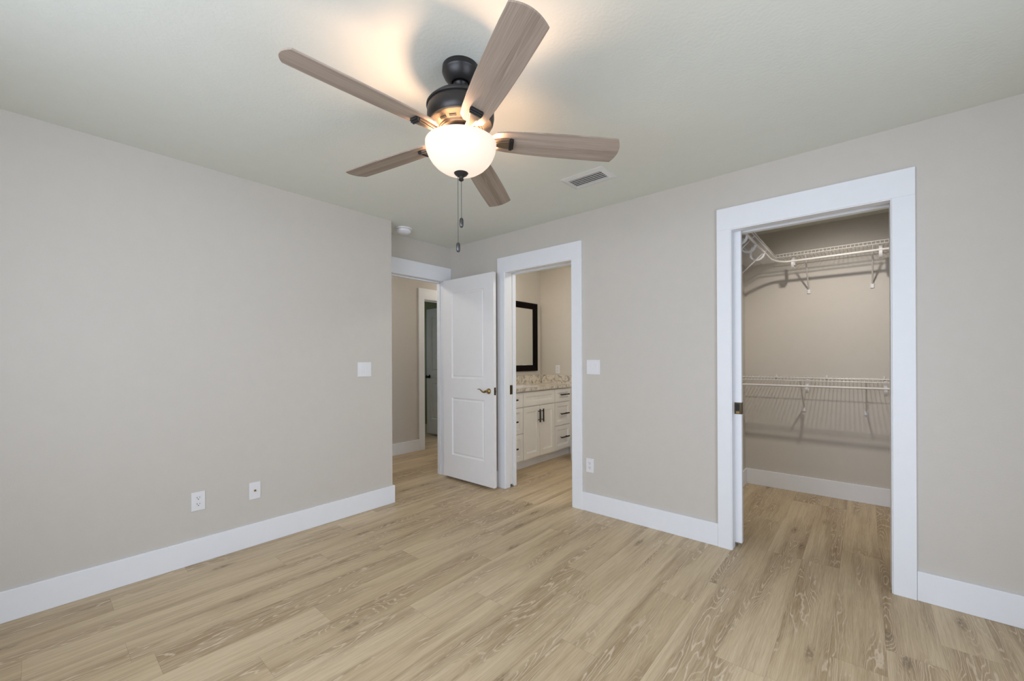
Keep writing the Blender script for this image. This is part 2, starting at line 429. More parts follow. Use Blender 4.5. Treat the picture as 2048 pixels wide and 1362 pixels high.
w = MB(); w.box(-8.1, -8.0, 2.2, 3.3, 0, CEIL); w.box(-8.1, -8.0, 4.3, 4.9, 0, CEIL); w.box(-8.1, -8.0, 3.3, 4.3, 0, .9); w.box(-8.1, -8.0, 3.3, 4.3, 2.1, CEIL)
w.box(-8.1, HX - .115, 4.9, 5.0, 0, CEIL); w.box(-8.0, HX - .115, 2.1, 2.2, 0, CEIL)
struct(w, 'wall_green', M['green'], 'olive green walls of the room beyond the hallway', 'wall')

# ------------------------------------------------------------------ baseboards and casings
BH, BT = 0.149, 0.016
def skirt(name, boxes, label):
    mb = MB()
    for q in boxes: mb.box(*q)
    struct(mb, name, M['trim'], label, 'baseboard', bevel=.003)
skirt('baseboard_left', [(XA, XA + BT, YK, YA + BT, 0, BH)], 'white baseboard along the left wall')
skirt('baseboard_left_return', [(XE + .02, XA, YA, YA + BT, 0, BH)], 'short white baseboard round the end of the left wall')
skirt('baseboard_alcove', [(XE, BX0 - .10, YB - BT, YB, 0, BH)], 'white baseboard behind the open panel door')
skirt('baseboard_far', [(BX1 + .097, CX0 - .086, YB - BT, YB, 0, BH)], 'white baseboard between the bathroom and closet doors')
skirt('baseboard_far_right', [(CX1 + .095, XR, YB - BT, YB, 0, BH)], 'white baseboard right of the closet door')
skirt('baseboard_closet', [(-.905, .80, CY - BT, CY, 0, BH)], 'white baseboard on the closet back wall')
skirt('baseboard_closet_side', [(-.905, -.905 + BT, YW, CY - BT, 0, BH)], 'white baseboard on the closet side wall')
skirt('baseboard_hall', [(HX, HX + BT, YK, HY0 - .095, 0, BH)], 'white baseboard along the hallway wall')
skirt('baseboard_bathroom', [(-2.86, -1.02, BY - BT, BY, 0, BH)], 'white baseboard on the bathroom end wall')
skirt('baseboard_rear', [(XA, XR, YK, YK + BT, 0, BH)], 'white baseboard below the rear window')
skirt('baseboard_right', [(XR - BT, XR, YK, wy0 - .05, 0, BH), (XR - BT, XR, wy1 + .05, YB - BT, 0, BH)], 'white baseboard beside the added tall glass door')
CT = 0.018
def casing_far(name, x0, x1, o0, o1, label):
    """flat boards round an opening in the far wall: legs, head on top, jamb liners with a pocket on the left"""
    root = tag(empty(name, ((x0 + x1) / 2, YB, 0)), label, 'door casing', kind='structure')
    def part(nm, *bxs, bevel=.002):
        mb = MB()
        for q in bxs: mb.box(*q)
        o = mb.build(nm, M['trim'], root, bevel=bevel); o.matrix_parent_inverse = root.matrix_basis.inverted(); return o
    part('casing_leg', (o0, x0 - .005, YB - CT, YB, 0, HD + .005))
    part('casing_leg', (x1 + .005, o1, YB - CT, YB, 0, HD + .005))
    part('casing_head', (o0, o1, YB - CT, YB, HD + .005, 2.212))
    part('jamb', (x0 - .018, x0, YB - .012, SL0, .0, HD), (x0 - .018, x0, SL1, YW + .004, .0, HD), bevel=.001)
    part('jamb', (x1, x1 + .018, YB - .012, YW + .004, 0, HD), bevel=.001)
    part('jamb_head', (x0 - .018, x1 + .018, YB - .012, SL0 - .004, HD, HD + .018), (x0 - .018, x1 + .018, SL1 + .004, YW + .004, HD, HD + .018), bevel=.001)
    tk = MB().box(x0, x1, SL0 - .004, SL1 + .004, HD + .016, HD + .03).build('door_track', M['vent'], root); tk.matrix_parent_inverse = root.matrix_basis.inverted()
    return root
casing_far('trim_1', BX0, BX1, -2.700, -1.765, 'white flat casing round the bathroom doorway')
casing_far('trim_2', CX0, CX1, -0.738, 0.197, 'wide white casing round the closet doorway')
def casing_x(name, face, sgn, y0, y1, l0, l1, back, label):
    root = tag(empty(name, (face, (y0 + y1) / 2, 0)), label, 'door casing', kind='structure')
    def part(nm, *bxs, bevel=.002):
        mb = MB()
        for q in bxs:
            xs = sorted((q[0], q[1])); mb.box(xs[0], xs[1], *q[2:])
        o = mb.build(nm, M['trim'], root, bevel=bevel); o.matrix_parent_inverse = root.matrix_basis.inverted()
    c = face + sgn * CT
    part('casing_leg', (face, c, l0, y0 - .005, 0, HD + .005)); part('casing_leg', (face, c, y1 + .005, l1, 0, HD + .005))
    part('casing_head', (face, c, l0, l1, HD + .005, 2.216))
    e_ = face + sgn * .012
    part('jamb', (back, e_, y0 - .018, y0, 0, HD), bevel=.001); part('jamb', (back, e_, y1, y1 + .018, 0, HD), bevel=.001)
    part('jamb_head', (back, e_, y0 - .018, y1 + .018, HD, HD + .018), bevel=.001)
    mid = (back + face) / 2
    part('door_stop', (mid - .03, mid, y0, y0 + .011, 0, HD), (mid - .03, mid, y1 - .011, y1, 0, HD), (mid - .03, mid, y0, y1, HD - .011, HD), bevel=.001)
casing_x('trim_3', XE, 1, EY0, EY1, YA + .017, 2.943, -3.529, 'white casing round the hallway door opening in the recess')
casing_x('trim_4', HX, 1, HY0, HY1, HY0 - .095, HY1 + .095, HX - .119, 'white casing round the far doorway across the hallway')

# ------------------------------------------------------------------ doors
PROF = [(0, 0), (.006, .006), (.016, .010), (.030, .0035), (.034, .0035)]
def slab(root, x0, x1, y0, y1, z0, z1, rects, mat=None):
    """panelled leaf standing in the XZ plane between y0 and y1"""
    mb = MB(); Wd, Ht = x1 - x0, z1 - z0
    mb.panels((x0, y0, z0), (1, 0, 0), (0, 0, 1), (0, -1, 0), Wd, Ht, rects, PROF)
    mb.panels((x0, y1, z0), (1, 0, 0), (0, 0, 1), (0, 1, 0), Wd, Ht, rects, PROF)
    for a in ((x0, x0), (x1, x1)):
        mb.quad([(a[0], y0, z0), (a[0], y1, z0), (a[0], y1, z1), (a[0], y0, z1)])
    for z in (z0, z1): mb.quad([(x0, y0, z), (x1, y0, z), (x1, y1, z), (x0, y1, z)])
    o = mb.build('door_leaf', mat or M['door'], root, weld=True)
    return o
def lever(root, x, z, yf, dirx, mat, name='door_handle'):
    mb = MB(); R = Matrix.Translation((x, yf, z)) @ Matrix.Rotation(PI / 2, 4, 'X')
    mb.lathe([(.0, 0), (.027, 0), (.027, .004), (.025, .010), (.019, .015), (.012, .020), (.011, .045), (.0115, .05)], 32, R)
    pts = []; rad = []
    for i in range(15):
        t = i / 14; pts.append((x + dirx * (.105 * t), yf - .045 - .004 * math.sin(t * PI), z + .010 * math.sin(t * PI * 1.9 + PI) + (.012 * t)))
        rad.append(.0075 * (1 - t) ** 1.5 + .0036)
    mb.tube(pts, .008, 12, radii=rad)
    return mb.build(name, mat, root, smooth=True)
# entry door: hinged on the right jamb, swung flat against the far wall
D = tag(empty('door_1', (0, 0, 0)), 'white two panel door standing open with a brass lever', 'door', kind='structure')
dx0, dx1, dy0, dy1, dz0, dz1 = -3.356, -2.637, 2.804, 2.839, 0.028, 2.058
slab(D, dx0, dx1, dy0, dy1, dz0, dz1, [(.128, .232, .595, .820), (.128, 1.018, .595, 1.896)])
lever(D, dx1 - .062, .936, dy0, -1, M['brass'])
mb = MB().box(dx1, dx1 + .0015, dy0 + .006, dy1 - .006, .90, .972); mb.box(dx1, dx1 + .010, dy0 + .011, dy1 - .013, .925, .947)
mb.build('latch_plate', M['oldbrass'], D)
for z in (.25, 1.05, 1.85):
    MB().cyl((dx0 - .006, dy1 + .006, z - .045), (dx0 - .006, dy1 + .006, z + .045), .006, 12).box(dx0 - .0015, dx0, dy0 + .006, dy1 + .004, z - .04, z + .04).build('hinge', M['oldbrass'], D)
# pocket doors
D = tag(empty('door_2', (0, 0, 0)), 'white pocket door slid into the wall left of the bathroom opening', 'door', kind='structure')
MB().box(BX0 - .745, BX0 - .006, SL0 + .006, SL1 - .006, .025, HD + .01).build('door_leaf', M['door'], D)
MB().box(BX0 - .007, BX0 - .003, SL0 + .002, SL1 - .002, .895, .985).build('edge_pull', M['oldbrass'], D, bevel=.002)
D = tag(empty('door_3', (0, 0, 0)), 'white pocket door edge jutting from the left side of the closet opening', 'door', kind='structure')
px = CX0 + .040
MB().box(px - .74, px, SL0 + .006, SL1 - .006, .03, HD + .01).build('door_leaf', M['trim'], D, bevel=.001)
pl = MB(); py0, py1 = SL0 + .0045, SL1 - .0045
pl.box(px - .042, px + .0015, py0, py0 + .0016, .872, .948); pl.box(px, px + .0015, py0, py1, .872, .948)
pl.box(px - .042, px - .036, py0 - .001, py0, .872, .948); pl.box(px - .010, px - .004, py0 - .001, py0, .872, .948)
plo = pl.build('privacy_pull', M['oldbrass'], D, bevel=.0005)
MB().box(px - .034, px - .012, py0 - .0015, py0, .895, .940).build('recess', M['slot'], plo)
MB().box(px - .033, px - .012, py0 - .004, py0 - .0015, .876, .890).build('thumb_turn', M['brass'], plo, bevel=.001)
for nm, a in (('floor_guide', BX0), ('floor_guide', CX0)):
    o = MB().box(a - .014, a + .008, SL0 + .002, SL1 - .002, 0, .010).box(a - .014, a + .004, SL0 + .002, SL0 + .005, .01, .024).build(nm, M['steel'])
    tag(o, 'small metal floor guide under the %s pocket door edge' % ('bathroom' if a == BX0 else 'closet'), 'door guide')
# door across the hall
D = tag(empty('door_4', (0, 0, 0)), 'white panel door with a black knob, ajar in the green room', 'door', kind='structure')
slab(D, -5.49, -4.745, 4.230, 4.265, .03, 2.06, [(.12, .24, .625, .82), (.12, 1.02, .625, 1.9)])
mb = MB(); R = Matrix.Translation((-5.43, 4.230, .957)) @ Matrix.Rotation(PI / 2, 4, 'X')
mb.lathe([(0, 0), (.032, 0), (.030, .008), (.012, .014), (.011, .03), (.024, .04), (.028, .052), (.022, .062), (0, .066)], 28, R)
mb.build('door_knob', M['black'], D, smooth=True)

# ------------------------------------------------------------------ wall plates: local X across, Z up, facing -Y
def plate_base(root, w_, h_):
    MB().box(-w_ / 2, w_ / 2, -.0055, 0, -h_ / 2, h_ / 2).build('cover_plate', M['plate'], root, bevel=.002)
def screw(root, x, z):
    MB().cyl((x, -.0055, z), (x, -.0066, z), .003, 10).build('screw', M['plate'], root)
def switch(loc, rz, label):
    r = tag(empty('light_switch', loc, rz), label, 'light switch', 'double switches')
    plate_base(r, .120, .118)
    for sx in (-.023, .023):
        mb = MB(); mb.box(sx - .018, sx + .018, -.0062, -.0055, -.035, .035)
        mb.build('switch_bezel', M['door'], r)
        mb = MB(); a = .0165
        mb.prism([(-.0060, -.033), (-.0095, -.033), (-.0070, .0), (-.0078, .033), (-.0060, .033)], sx - a, sx + a,
                 Matrix(((0, 0, 1, 0), (1, 0, 0, 0), (0, 1, 0, 0), (0, 0, 0, 1))))
        mb.build('rocker', M['plate'], r)
        screw(r, sx, .048); screw(r, sx, -.048)
    return r
def outlet(loc, rz, label):
    r = tag(empty('wall_outlet', loc, rz), label, 'outlet', 'outlets')
    plate_base(r, .070, .114)
    f = MB().box(-.0168, .0168, -.0072, -.0055, -.0335, .0335).build('receptacle', M['plate'], r, bevel=.0008)
    for cz in (.019, -.019):
        mb = MB().box(-.0078, -.0054, -.0076, -.0071, cz - .0005, cz + .0085).box(.0056, .0076, -.0076, -.0071, cz + .0005, cz + .0078)
        mb.cyl((0, -.0071, cz - .0065), (0, -.0076, cz - .0065), .0027, 12)
        mb.build('socket_slots', M['slot'], r)
    screw(r, 0, .048); screw(r, 0, -.048)
    return r
switch((XA, 1.765, 1.160), PI / 2, 'white double rocker switch on the left wall near its end')
switch((-1.664, YB, 1.171), 0, 'white double rocker switch between the bathroom and closet doors')
outlet((XA, 0.656, .376), PI / 2, 'white outlet low on the left wall')
outlet((-1.698, YB, .372), 0, 'white outlet low between the bathroom and closet doors')
outlet((-3.122, BY, 1.099), 0, 'small white outlet above the bathroom backsplash')
r = tag(empty('coax_plate', (XA, .965, .366), PI / 2), 'white cable wall plate with a brass connector on the left wall', 'wall plate')
plate_base(r, .068, .112)
MB().cyl((0, -.0055, 0), (0, -.0075, 0), .0075, 6).cyl((0, -.0075, 0), (0, -.016, 0), .0046, 16).build('coax_connector', M['brass'], r)
screw(r, 0, .042); screw(r, 0, -.042)

# ------------------------------------------------------------------ ceiling vent and smoke detector
V = tag(empty('ceiling_vent', (-1.395, 2.41, CEIL)), 'white louvred air vent in the ceiling right of the fan', 'vent')
a, b_, c, d_ = .155, .103, .121, .060
mb = MB()
pr = [((a, b_), 0), ((a, b_), -.003), ((c + .006, d_ + .006), -.010), ((c, d_), -.009), ((c, d_), -.001)]
prev = None
for (hx, hy), z in pr:
    q = [mb.bm.verts.new((sx * hx, sy * hy, z)) for sx, sy in ((-1, -1), (1, -1), (1, 1), (-1, 1))]
    if prev:
        for i in range(4): mb.bm.faces.new((prev[i], prev[(i + 1) % 4], q[(i + 1) % 4], q[i]))
    prev = q
mb.build('vent_frame', M['vent'], V)
MB().box(-c, c, -d_, d_, -.0012, -.0004).build('vent_back', M['duct'], V)
for i in range(5):
    yy = -d_ + .015 + i * .0225
    mb = MB(); mb.box(-c, c, -.0076, .0076, -.0007, .0007)
    o = mb.build('vent_slat', M['vent'], V); o.location = (0, yy, -.0065); o.rotation_euler.x = math.radians(12)
SD = tag(empty('smoke_detector', (-3.205, 2.215, CEIL)), 'round white smoke detector on the ceiling above the doorway recess', 'smoke detector')
MB().lathe([(0, 0), (.073, 0), (.073, -.008), (.068, -.012), (0, -.012)], 48).build('mounting_base', M['plate'], SD, smooth=True)
MB().lathe([(0, -.012), (.058, -.012), (.058, -.015), (.066, -.016), (.063, -.032), (.045, -.044), (.02, -.048), (0, -.0485)], 48).build('detector_cover', M['plate'], SD, smooth=True)

# ------------------------------------------------------------------ ceiling fan
FC = Vector((-1.262, 1.152, 0))
F = tag(empty('ceiling_fan', (FC.x, FC.y, CEIL)), 'five blade ceiling fan with dark bronze body, grey wood blades and lit bowl', 'ceiling fan')
def fz(z): return z - CEIL
MB().lathe([(0, 0), (.0745, 0), (.0755, fz(2.418)), (.0735, fz(2.415)), (.0725, fz(2.412)), (.067, fz(2.40)), (.058, fz(2.388)), (.047, fz(2.378)), (.040, fz(2.374)), (.036, fz(2.376)), (.034, fz(2.385)), (0, fz(2.386))], 64).build('canopy', M['bronze'], F, smooth=True)
MB().lathe([(0, fz(2.386)), (.030, fz(2.386)), (.032, fz(2.37)), (.026, fz(2.36)), (.024, fz(2.335)), (.040, fz(2.33)), (.043, fz(2.318)), (0, fz(2.316))], 40).build('downrod', M['black'], F, smooth=True)
mb = MB()
mb.lathe([(0, fz(2.320)), (.05, fz(2.319)), (.09, fz(2.311)), (.120, fz(2.297)), (.137, fz(2.280)), (.1405, fz(2.275)), (.139, fz(2.270)), (.1345, fz(2.268)), (.1365, fz(2.262)), (.1375, fz(2.235)), (.134, fz(2.217)), (.127, fz(2.208)), (0, fz(2.208))], 72)
mb.build('motor_housing', M['bronze'], F, smooth=True)
rg = MB().lathe([(0, fz(2.208)), (.1275, fz(2.208)), (.1265, fz(2.203)), (.122, fz(2.200)), (.118, fz(2.1985)), (.112, fz(2.195)), (.094, fz(2.186)), (.091, fz(2.187)), (.088, fz(2.183)), (.084, fz(2.184)), (.081, fz(2.180)), (.074, fz(2.180)), (.070, fz(2.186)), (0, fz(2.187))], 72).build('vent_ring', M['ring'], F, smooth=True)
for i in range(15):
    an = 2 * PI * (i + .5) / 15
    if i % 3 == 1: continue
    mb = MB(); mb.box(-.0026, .0026, -.014, .014, -.0025, .003)
    o = mb.build('vent_slot', M['slot'], rg); rr = .103
    o.matrix_local = Matrix.Translation((rr * math.cos(an), rr * math.sin(an), fz(2.1905))) @ Matrix.Rotation(an, 4, 'Z') @ Matrix.Rotation(math.radians(-27), 4, 'Y') @ Matrix.Scale(1.6, 4, (1, 0, 0))
MB().lathe([(0, fz(2.187)), (.058, fz(2.187)), (.060, fz(2.18)), (.060, fz(2.140)), (.072, fz(2.132)), (.074, fz(2.126)), (0, fz(2.126))], 48).build('switch_housing', M['bronze'], F, smooth=True)
# bowl (open at the top)
out = [(.1455, 2.127), (.1455, 2.118), (.142, 2.098), (.134, 2.077), (.121, 2.056), (.103, 2.037), (.080, 2.021), (.052, 2.010), (.02, 2.006)]
prof = [(r, fz(z)) for r, z in out] + [(max(r - .004, .001), fz(z + .004)) for r, z in reversed(out[1:])] + [(.1415, fz(2.127))]
mb = MB(); mb.lathe(prof + [prof[0]], 72, caps=False); mb.build('light_bowl', M['bowl'], F, smooth=True, weld=True)
MB().lathe([(0, fz(2.012)), (.029, fz(2.012)), (.030, fz(2.008)), (.024, fz(2.000)), (.014, fz(1.994)), (.010, fz(1.990)), (.0085, fz(1.986)), (.0105, fz(1.983)), (.0105, fz(1.979)), (.006, fz(1.975)), (0, fz(1.974))], 36).build('finial', M['bronze'], F, smooth=True)
MB().cyl((0, 0, fz(2.126)), (0, 0, fz(2.01)), .005, 10).build('bowl_rod', M['bronze'], F)
# blades
A0 = -1.710; TIP = .648
def half_w(r):
    K = [(.124, .028), (.148, .0475), (.19, .0535), (.26, .0585), (.36, .0625), (.48, .0645), (.58, .0645), (.648, .0635)]
    for (r0, w0), (r1, w1) in zip(K, K[1:]):
        if r <= r1: return w0 + (w1 - w0) * (r - r0) / (r1 - r0)
    return K[-1][1]
rs = [.124, .148, .168, .19, .23, .26, .31, .36, .42, .48, .53, .58, .62, .648]
pts = [(r, half_w(r)) for r in rs]
hw = half_w(TIP)
arc = [(TIP + .020 * (1 - (q / hw) ** 2), q) for q in [hw * (1 - i / 8) for i in range(1, 16)]]
outline = pts + arc + [(r, -w_) for r, w_ in reversed(pts)]
tilt = Matrix.Rotation(-.048, 4, 'X')      # the blade set hangs slightly out of level
BZ = 2.150
blade0 = MB().prism(outline, -.003, .003).build('blade', M['blade'], F, bevel=.001)
mb = MB()
mb.prism([(.075, .013), (.10, .0145), (.125, .0145), (.150, .0185), (.172, .0230), (.190, .0250), (.200, .0255), (.200, -.0255), (.190, -.0250), (.172, -.0230), (.150, -.0185), (.125, -.0145), (.10, -.0145), (.075, -.013)], -.012, -.003)
mb.prism([(.120, .007), (.155, .012), (.185, .0185), (.200, .021), (.200, -.021), (.185, -.0185), (.155, -.012), (.120, -.007)], -.0165, -.012)
iron0 = mb.build('blade_bracket', M['ring'], F, bevel=.002)
cap0 = MB().box(.199, .205, -.0240, .0240, -.0200, -.003).box(.205, .212, -.0265, .0265, -.0175, -.003).box(.212, .218, -.024, .024, -.014, -.003).build('bracket_cap', M['bronze'], iron0, bevel=.0015)
PITCH = -.235
for i in range(5):
    bl, ir = (blade0, iron0) if i == 0 else (blade0.copy(), iron0.copy())
    if i:
        COL.objects.link(bl); COL.objects.link(ir); bl.parent = F; ir.parent = F
        cp = cap0.copy(); COL.objects.link(cp); cp.parent = ir
    mt = Matrix.Translation((0, 0, fz(BZ))) @ tilt @ Matrix.Rotation(A0 + i * 2 * PI / 5, 4, 'Z')
    bl.matrix_local = mt @ Matrix.Rotation(PITCH, 4, 'X')
    ir.matrix_local = mt @ Matrix.Rotation(PITCH, 4, 'X')
# pull chains
right = Vector((math.cos(PSI), math.sin(PSI), 0))
def chain(off, z0, z1, fob_len):
    mb = MB(); z = z0
    p = right * off
    while z > z1 + .002:
        bmesh.ops.create_icosphere(mb.bm, subdivisions=1, radius=.0019, matrix=Matrix.Translation((p.x, p.y, fz(z)))); z -= .0044
    mb.cyl((p.x, p.y, fz(z0)), (p.x, p.y, fz(z1)), .0006, 6)
    c = mb.build('pull_chain', M['fob'], F, smooth=True)
    t = fob_len
    fo = MB().lathe([(0, 0), (.004, -.001), (.0075, -.006), (.0082, -.012), (.0082, -t + .010), (.0068, -t + .004), (.004, -t), (0, -t - .0005)], 20, Matrix.Translation((p.x, p.y, fz(z1)))).build('pull_fob', M['fob'], c, smooth=True)
chain(-.0135, 2.004, 1.722, .040)
chain(0.0005, 1.976, 1.824, .041)
# the fan's two bulbs
for s_ in (-1, 1):
    point_light('fan_bulb', right * (s_ * .080) + Vector((0, 0, fz(2.085))), .025, 10.0, (1.0, .61, .38), F)

# ------------------------------------------------------------------ closet wire shelves
def wire_lines(mb, p0, p1, r): mb.cyl(p0, p1, r, 6)
def hook_pts(front, inn, zr):
    """rod carrier: hangs from the front lip, loops under the rod; inn = unit vector towards the wall"""
    f, i_ = Vector(front), Vector(inn); out_ = []
    cx, cz, R_ = .046, zr - .008, .046
    for k_ in range(0, 17):
        an = -k_ * PI / 16
        out_.append(f + i_ * (cx - R_ * math.cos(an)) + Vector((0, 0, cz + R_ * math.sin(an))))
    out_ = [f + Vector((0, 0, zr + .012))] + out_
    out_ += [f + i_ * (cx + R_ * .98) + Vector((0, 0, zr + .02)), f + i_ * (cx + R_ * .7) + Vector((0, 0, zr + .055))]
    return out_
def brace(root, front, wallp):
    f, w_ = Vector(front), Vector(wallp)
    o = MB().tube([f, f + (w_ - f) * .5, w_ + Vector((0, 0, .004))], .0060, 8).build('support_brace', M['wire'], root)
    d = (f - w_); d.z = 0; d.normalize(); sd = Vector((-d.y, d.x, 0))
    mb = MB()
    mt = Matrix((( sd.x, d.x, 0, w_.x), (sd.y, d.y, 0, w_.y), (0, 0, 1, w_.z - .01), (0, 0, 0, 1)))
    q = mb.bm
    mb.prism([(-.014, 0), (.014, 0), (.014, .004), (.008, .010), (-.008, .010), (-.014, .004)], -.018, .018, mt)
    mb.cyl(mt @ Vector((0, .008, -.005)), mt @ Vector((0, .011, -.005)), .004, 10)
    mb.build('brace_foot', M['hook'], o, bevel=.001)
ZT = 2.150; LIP = .024; FY_, FX_ = 4.293, -.606; WXL = -.905; XEND = .80
U = tag(empty('wire_shelf', (0, 0, 0)), 'upper L shaped white wire shelf with bent hanging rod and looped hooks', 'wire shelf', 'closet wire shelves')
mb = MB()
nx = 0; x_ = FX_ + .012
while x_ < XEND - .005:              # cross wires over the back run, bent down at the front
    mb.tube([(x_, CY - .006, ZT - .001), (x_, FY_ + .002, ZT - .001), (x_, FY_, ZT - LIP)], .0018, 5); x_ += .0254
for yy, zz, rr in ((CY - .008, ZT - .003, .0026), ((CY + FY_) / 2, ZT - .003, .0026), (FY_, ZT, .0034), (FY_, ZT - LIP, .0034)):
    wire_lines(mb, (FX_, yy, zz), (XEND, yy, zz), rr)
mb.build('back_deck', M['wire'], U)
mb = MB(); y_ = YW + .02
while y_ < CY - .008:
    fr = FX_ 
    mb.tube([(WXL + .006, y_, ZT - .001), (fr - .002, y_, ZT - .001), (fr, y_, ZT - LIP)] if y_ < FY_ else [(WXL + .006, y_, ZT - .001), (fr, y_, ZT - .001)], .0018, 5); y_ += .0254
for xx, zz, rr, ye in ((WXL + .008, ZT - .003, .0026, CY - .01), ((WXL + FX_) / 2, ZT - .003, .0026, CY - .01), (FX_, ZT, .0034, FY_), (FX_, ZT - LIP, .0034, FY_)):
    wire_lines(mb, (xx, YW + .01, zz), (xx, ye, zz), rr)
mb.build('side_deck', M['wire'], U)
ZR = 2.078
rod = [(FX_ - .002, YW + .03, ZR), (FX_ - .002, 4.03, ZR)]
for k_ in range(1, 12):
    an = k_ / 12 * PI / 2; R_ = .265
    rod.append((FX_ - .002 + R_ * .42 * (1 - math.cos(an)), 4.03 + R_ * math.sin(an), ZR))
rod += [(FX_ + .15, FY_ + .002, ZR), (XEND - .02, FY_ + .002, ZR)]
MB().tube(rod, .0095, 12).build('hanging_rod', M['wire'], U, smooth=True)
for yy in (3.17, 3.46, 3.79):
    MB().ribbon(hook_pts((FX_ - .002, yy, 0), (-1, 0, 0), ZR), (0, 1, 0), .019, .012).build('rod_hook', M['hook'], U)
for xx in (-.475, .095):
    MB().ribbon(hook_pts((xx, FY_ + .002, 0), (0, 1, 0), ZR), (1, 0, 0), .019, .012).build('rod_hook', M['hook'], U)
for xx in (-.387, .049, .55):
    brace(U, (xx, FY_ + .004, ZT - LIP), (xx, CY - .001, 1.852))
for yy in (3.42, 3.92):
    brace(U, (FX_ - .004, yy, ZT - LIP), (WXL + .001, yy, 1.852))
ZL = 1.066
L_ = tag(empty('wire_shelf', (0, 0, 0)), 'lower straight white wire shelf at waist height on the closet back wall', 'wire shelf', 'closet wire shelves')
mb = MB(); x_ = WXL + .012
while x_ < XEND - .005:
    mb.tube([(x_, CY - .006, ZL - .001), (x_, FY_ + .002, ZL - .001), (x_, FY_, ZL - LIP)], .0018, 5); x_ += .0254
for yy, zz, rr in ((CY - .008, ZL - .003, .0026), ((CY + FY_) / 2, ZL - .003, .0026), (FY_, ZL, .0034), (FY_, ZL - LIP, .0034)):
    wire_lines(mb, (WXL + .005, yy, zz), (XEND, yy, zz), rr)
mb.build('shelf_deck', M['wire'], L_)
MB().cyl((WXL + .01, FY_ + .002, ZL - .072), (XEND - .01, FY_ + .002, ZL - .072), .0095, 12).build('hanging_rod', M['wire'], L_, smooth=True)
for xx in (-.380, .122):
    MB().ribbon(hook_pts((xx, FY_ + .002, 0), (0, 1, 0), ZL - .072), (1, 0, 0), .019, .012).build('rod_hook', M['hook'], L_)
for xx in (-.426, .006, .50):
    brace(L_, (xx, FY_ + .004, ZL - LIP), (xx, CY - .001, .776))
for xx in (-.639, -.258, .12):
    MB().box(xx - .006, xx + .006, CY - .016, CY - .001, ZL - .012, ZL + .014).build('wall_clip', M['hook'], L_, bevel=.002)
# closet ceiling light (just out of the picture)
CLX, CLY = -.12, 3.42
CL = tag(empty('closet_downlight', (CLX, CLY, CEIL)), 'round white downlight in the closet ceiling aimed at the shelves', 'ceiling light')
MB().lathe([(0, 0), (.09, 0), (.09, -.006), (.082, -.012), (.072, -.012), (.070, -.008), (0, -.008)], 40).build('trim_ring', M['plate'], CL, smooth=True)
MB().lathe([(0, -.0085), (.068, -.0085), (.066, -.0105), (0, -.0105)], 40).build('lens', M['plate'], CL)
l_ = bpy.data.lights.new('closet_lamp', 'SPOT'); l_.spot_size = math.radians(104); l_.spot_blend = .9; l_.shadow_soft_size = .035
l_.energy = 57.0; l_.color = (1, .92, .82)
o = bpy.data.objects.new('closet_lamp', l_); COL.objects.link(o); o.parent = CL; o.location = (0, 0, -.030); o['kind'] = 'helper'
o.rotation_euler = Vector((-.13, 1.19, -1.45)).to_track_quat('-Z', 'Y').to_euler()

# ------------------------------------------------------------------ bathroom
VC = tag(empty('vanity_cabinet', (0, 0, 0)), 'cream bathroom vanity cabinet with black bar pulls', 'vanity cabinet')
FXV = -2.870
xa_, xb_ = XE + .002, FXV - .020
MB().box(xa_, xa_ + .012, 3.10, BY - .004, .10, .878).box(xa_ + .012, xb_, 3.10, 3.118, .10, .878).box(xa_ + .012, xb_, BY - .022, BY - .004, .10, .878).box(xa_ + .012, xb_, 3.118, BY - .022, .10, .118).box(
    xb_ - .018, xb_, 3.118, BY - .022, .118, .878).build('carcass', M['cab'], VC)
MB().box(XE + .03, -2.952, 3.10, BY - .004, 0, .10).build('toe_kick', M['trim'], VC)
VPROF = [(0, 0), (.004, .004), (.010, .0045), (.014, .009), (.018, .009)]
def front(nm, y0, y1, z0, z1, fr, parent=VC):
    mb = MB(); Wd, Ht = y1 - y0, z1 - z0
    mb.panels((FXV, y0, z0), (0, 1, 0), (0, 0, 1), (1, 0, 0), Wd, Ht, [(fr, fr, Wd - fr, Ht - fr)], VPROF)
    xb = FXV - .0195
    for y in (y0, y1): mb.quad([(FXV, y, z0), (xb, y, z0), (xb, y, z1), (FXV, y, z1)])
    for z in (z0, z1): mb.quad([(FXV, y0, z), (FXV, y1, z), (xb, y1, z), (xb, y0, z)])
    mb.quad([(xb, y0, z0), (xb, y1, z0), (xb, y1, z1), (xb, y0, z1)])
    return mb.build(nm, M['cab'], parent, weld=True)
def pull(parent, y, z, horiz=True, ln=.176):
    mb = MB(); h = ln / 2; x = FXV + .030
    if horiz:
        mb.cyl((x, y - h, z), (x, y + h, z), .0085, 12)
        for s_ in (-.06, .06): mb.cyl((FXV - .006, y + s_, z), (x, y + s_, z), .0048, 10)
    else:
        mb.cyl((x, y, z - h), (x, y, z + h), .0085, 12)
        for s_ in (-.05, .05): mb.cyl((FXV - .006, y, z + s_), (x, y, z + s_), .0048, 10)
    mb.build('bar_pull', M['black'], parent, smooth=True)
g = .0025
rows = [(.705, .868), (.415, .702), (.118, .412)]
for y0, y1, pc in ((3.125, 3.525, 3.314), (4.139, 4.488, 4.327)):
    for (z0, z1), pz in zip(rows, (.795, .558, .266)):
        d = front('drawer', y0 + g, y1 - g, z0 + g, z1 - g, .048)
        pull(d, pc, pz)
front('false_drawer_front', 3.527 + g, 4.137 - g, .705 + g, .868 - g, .048)
for y0, y1, py_ in ((3.527, 3.8325, 3.800), (3.8325, 4.137, 3.866)):
    d = front('cabinet_door', y0 + g, y1 - g, .118 + g, .702 - g, .058)
    pull(d, py_, .585, False, .150)
CTP = tag(empty('vanity_countertop', (0, 0, 0)), 'speckled cream and grey granite vanity top with raised splash', 'countertop')
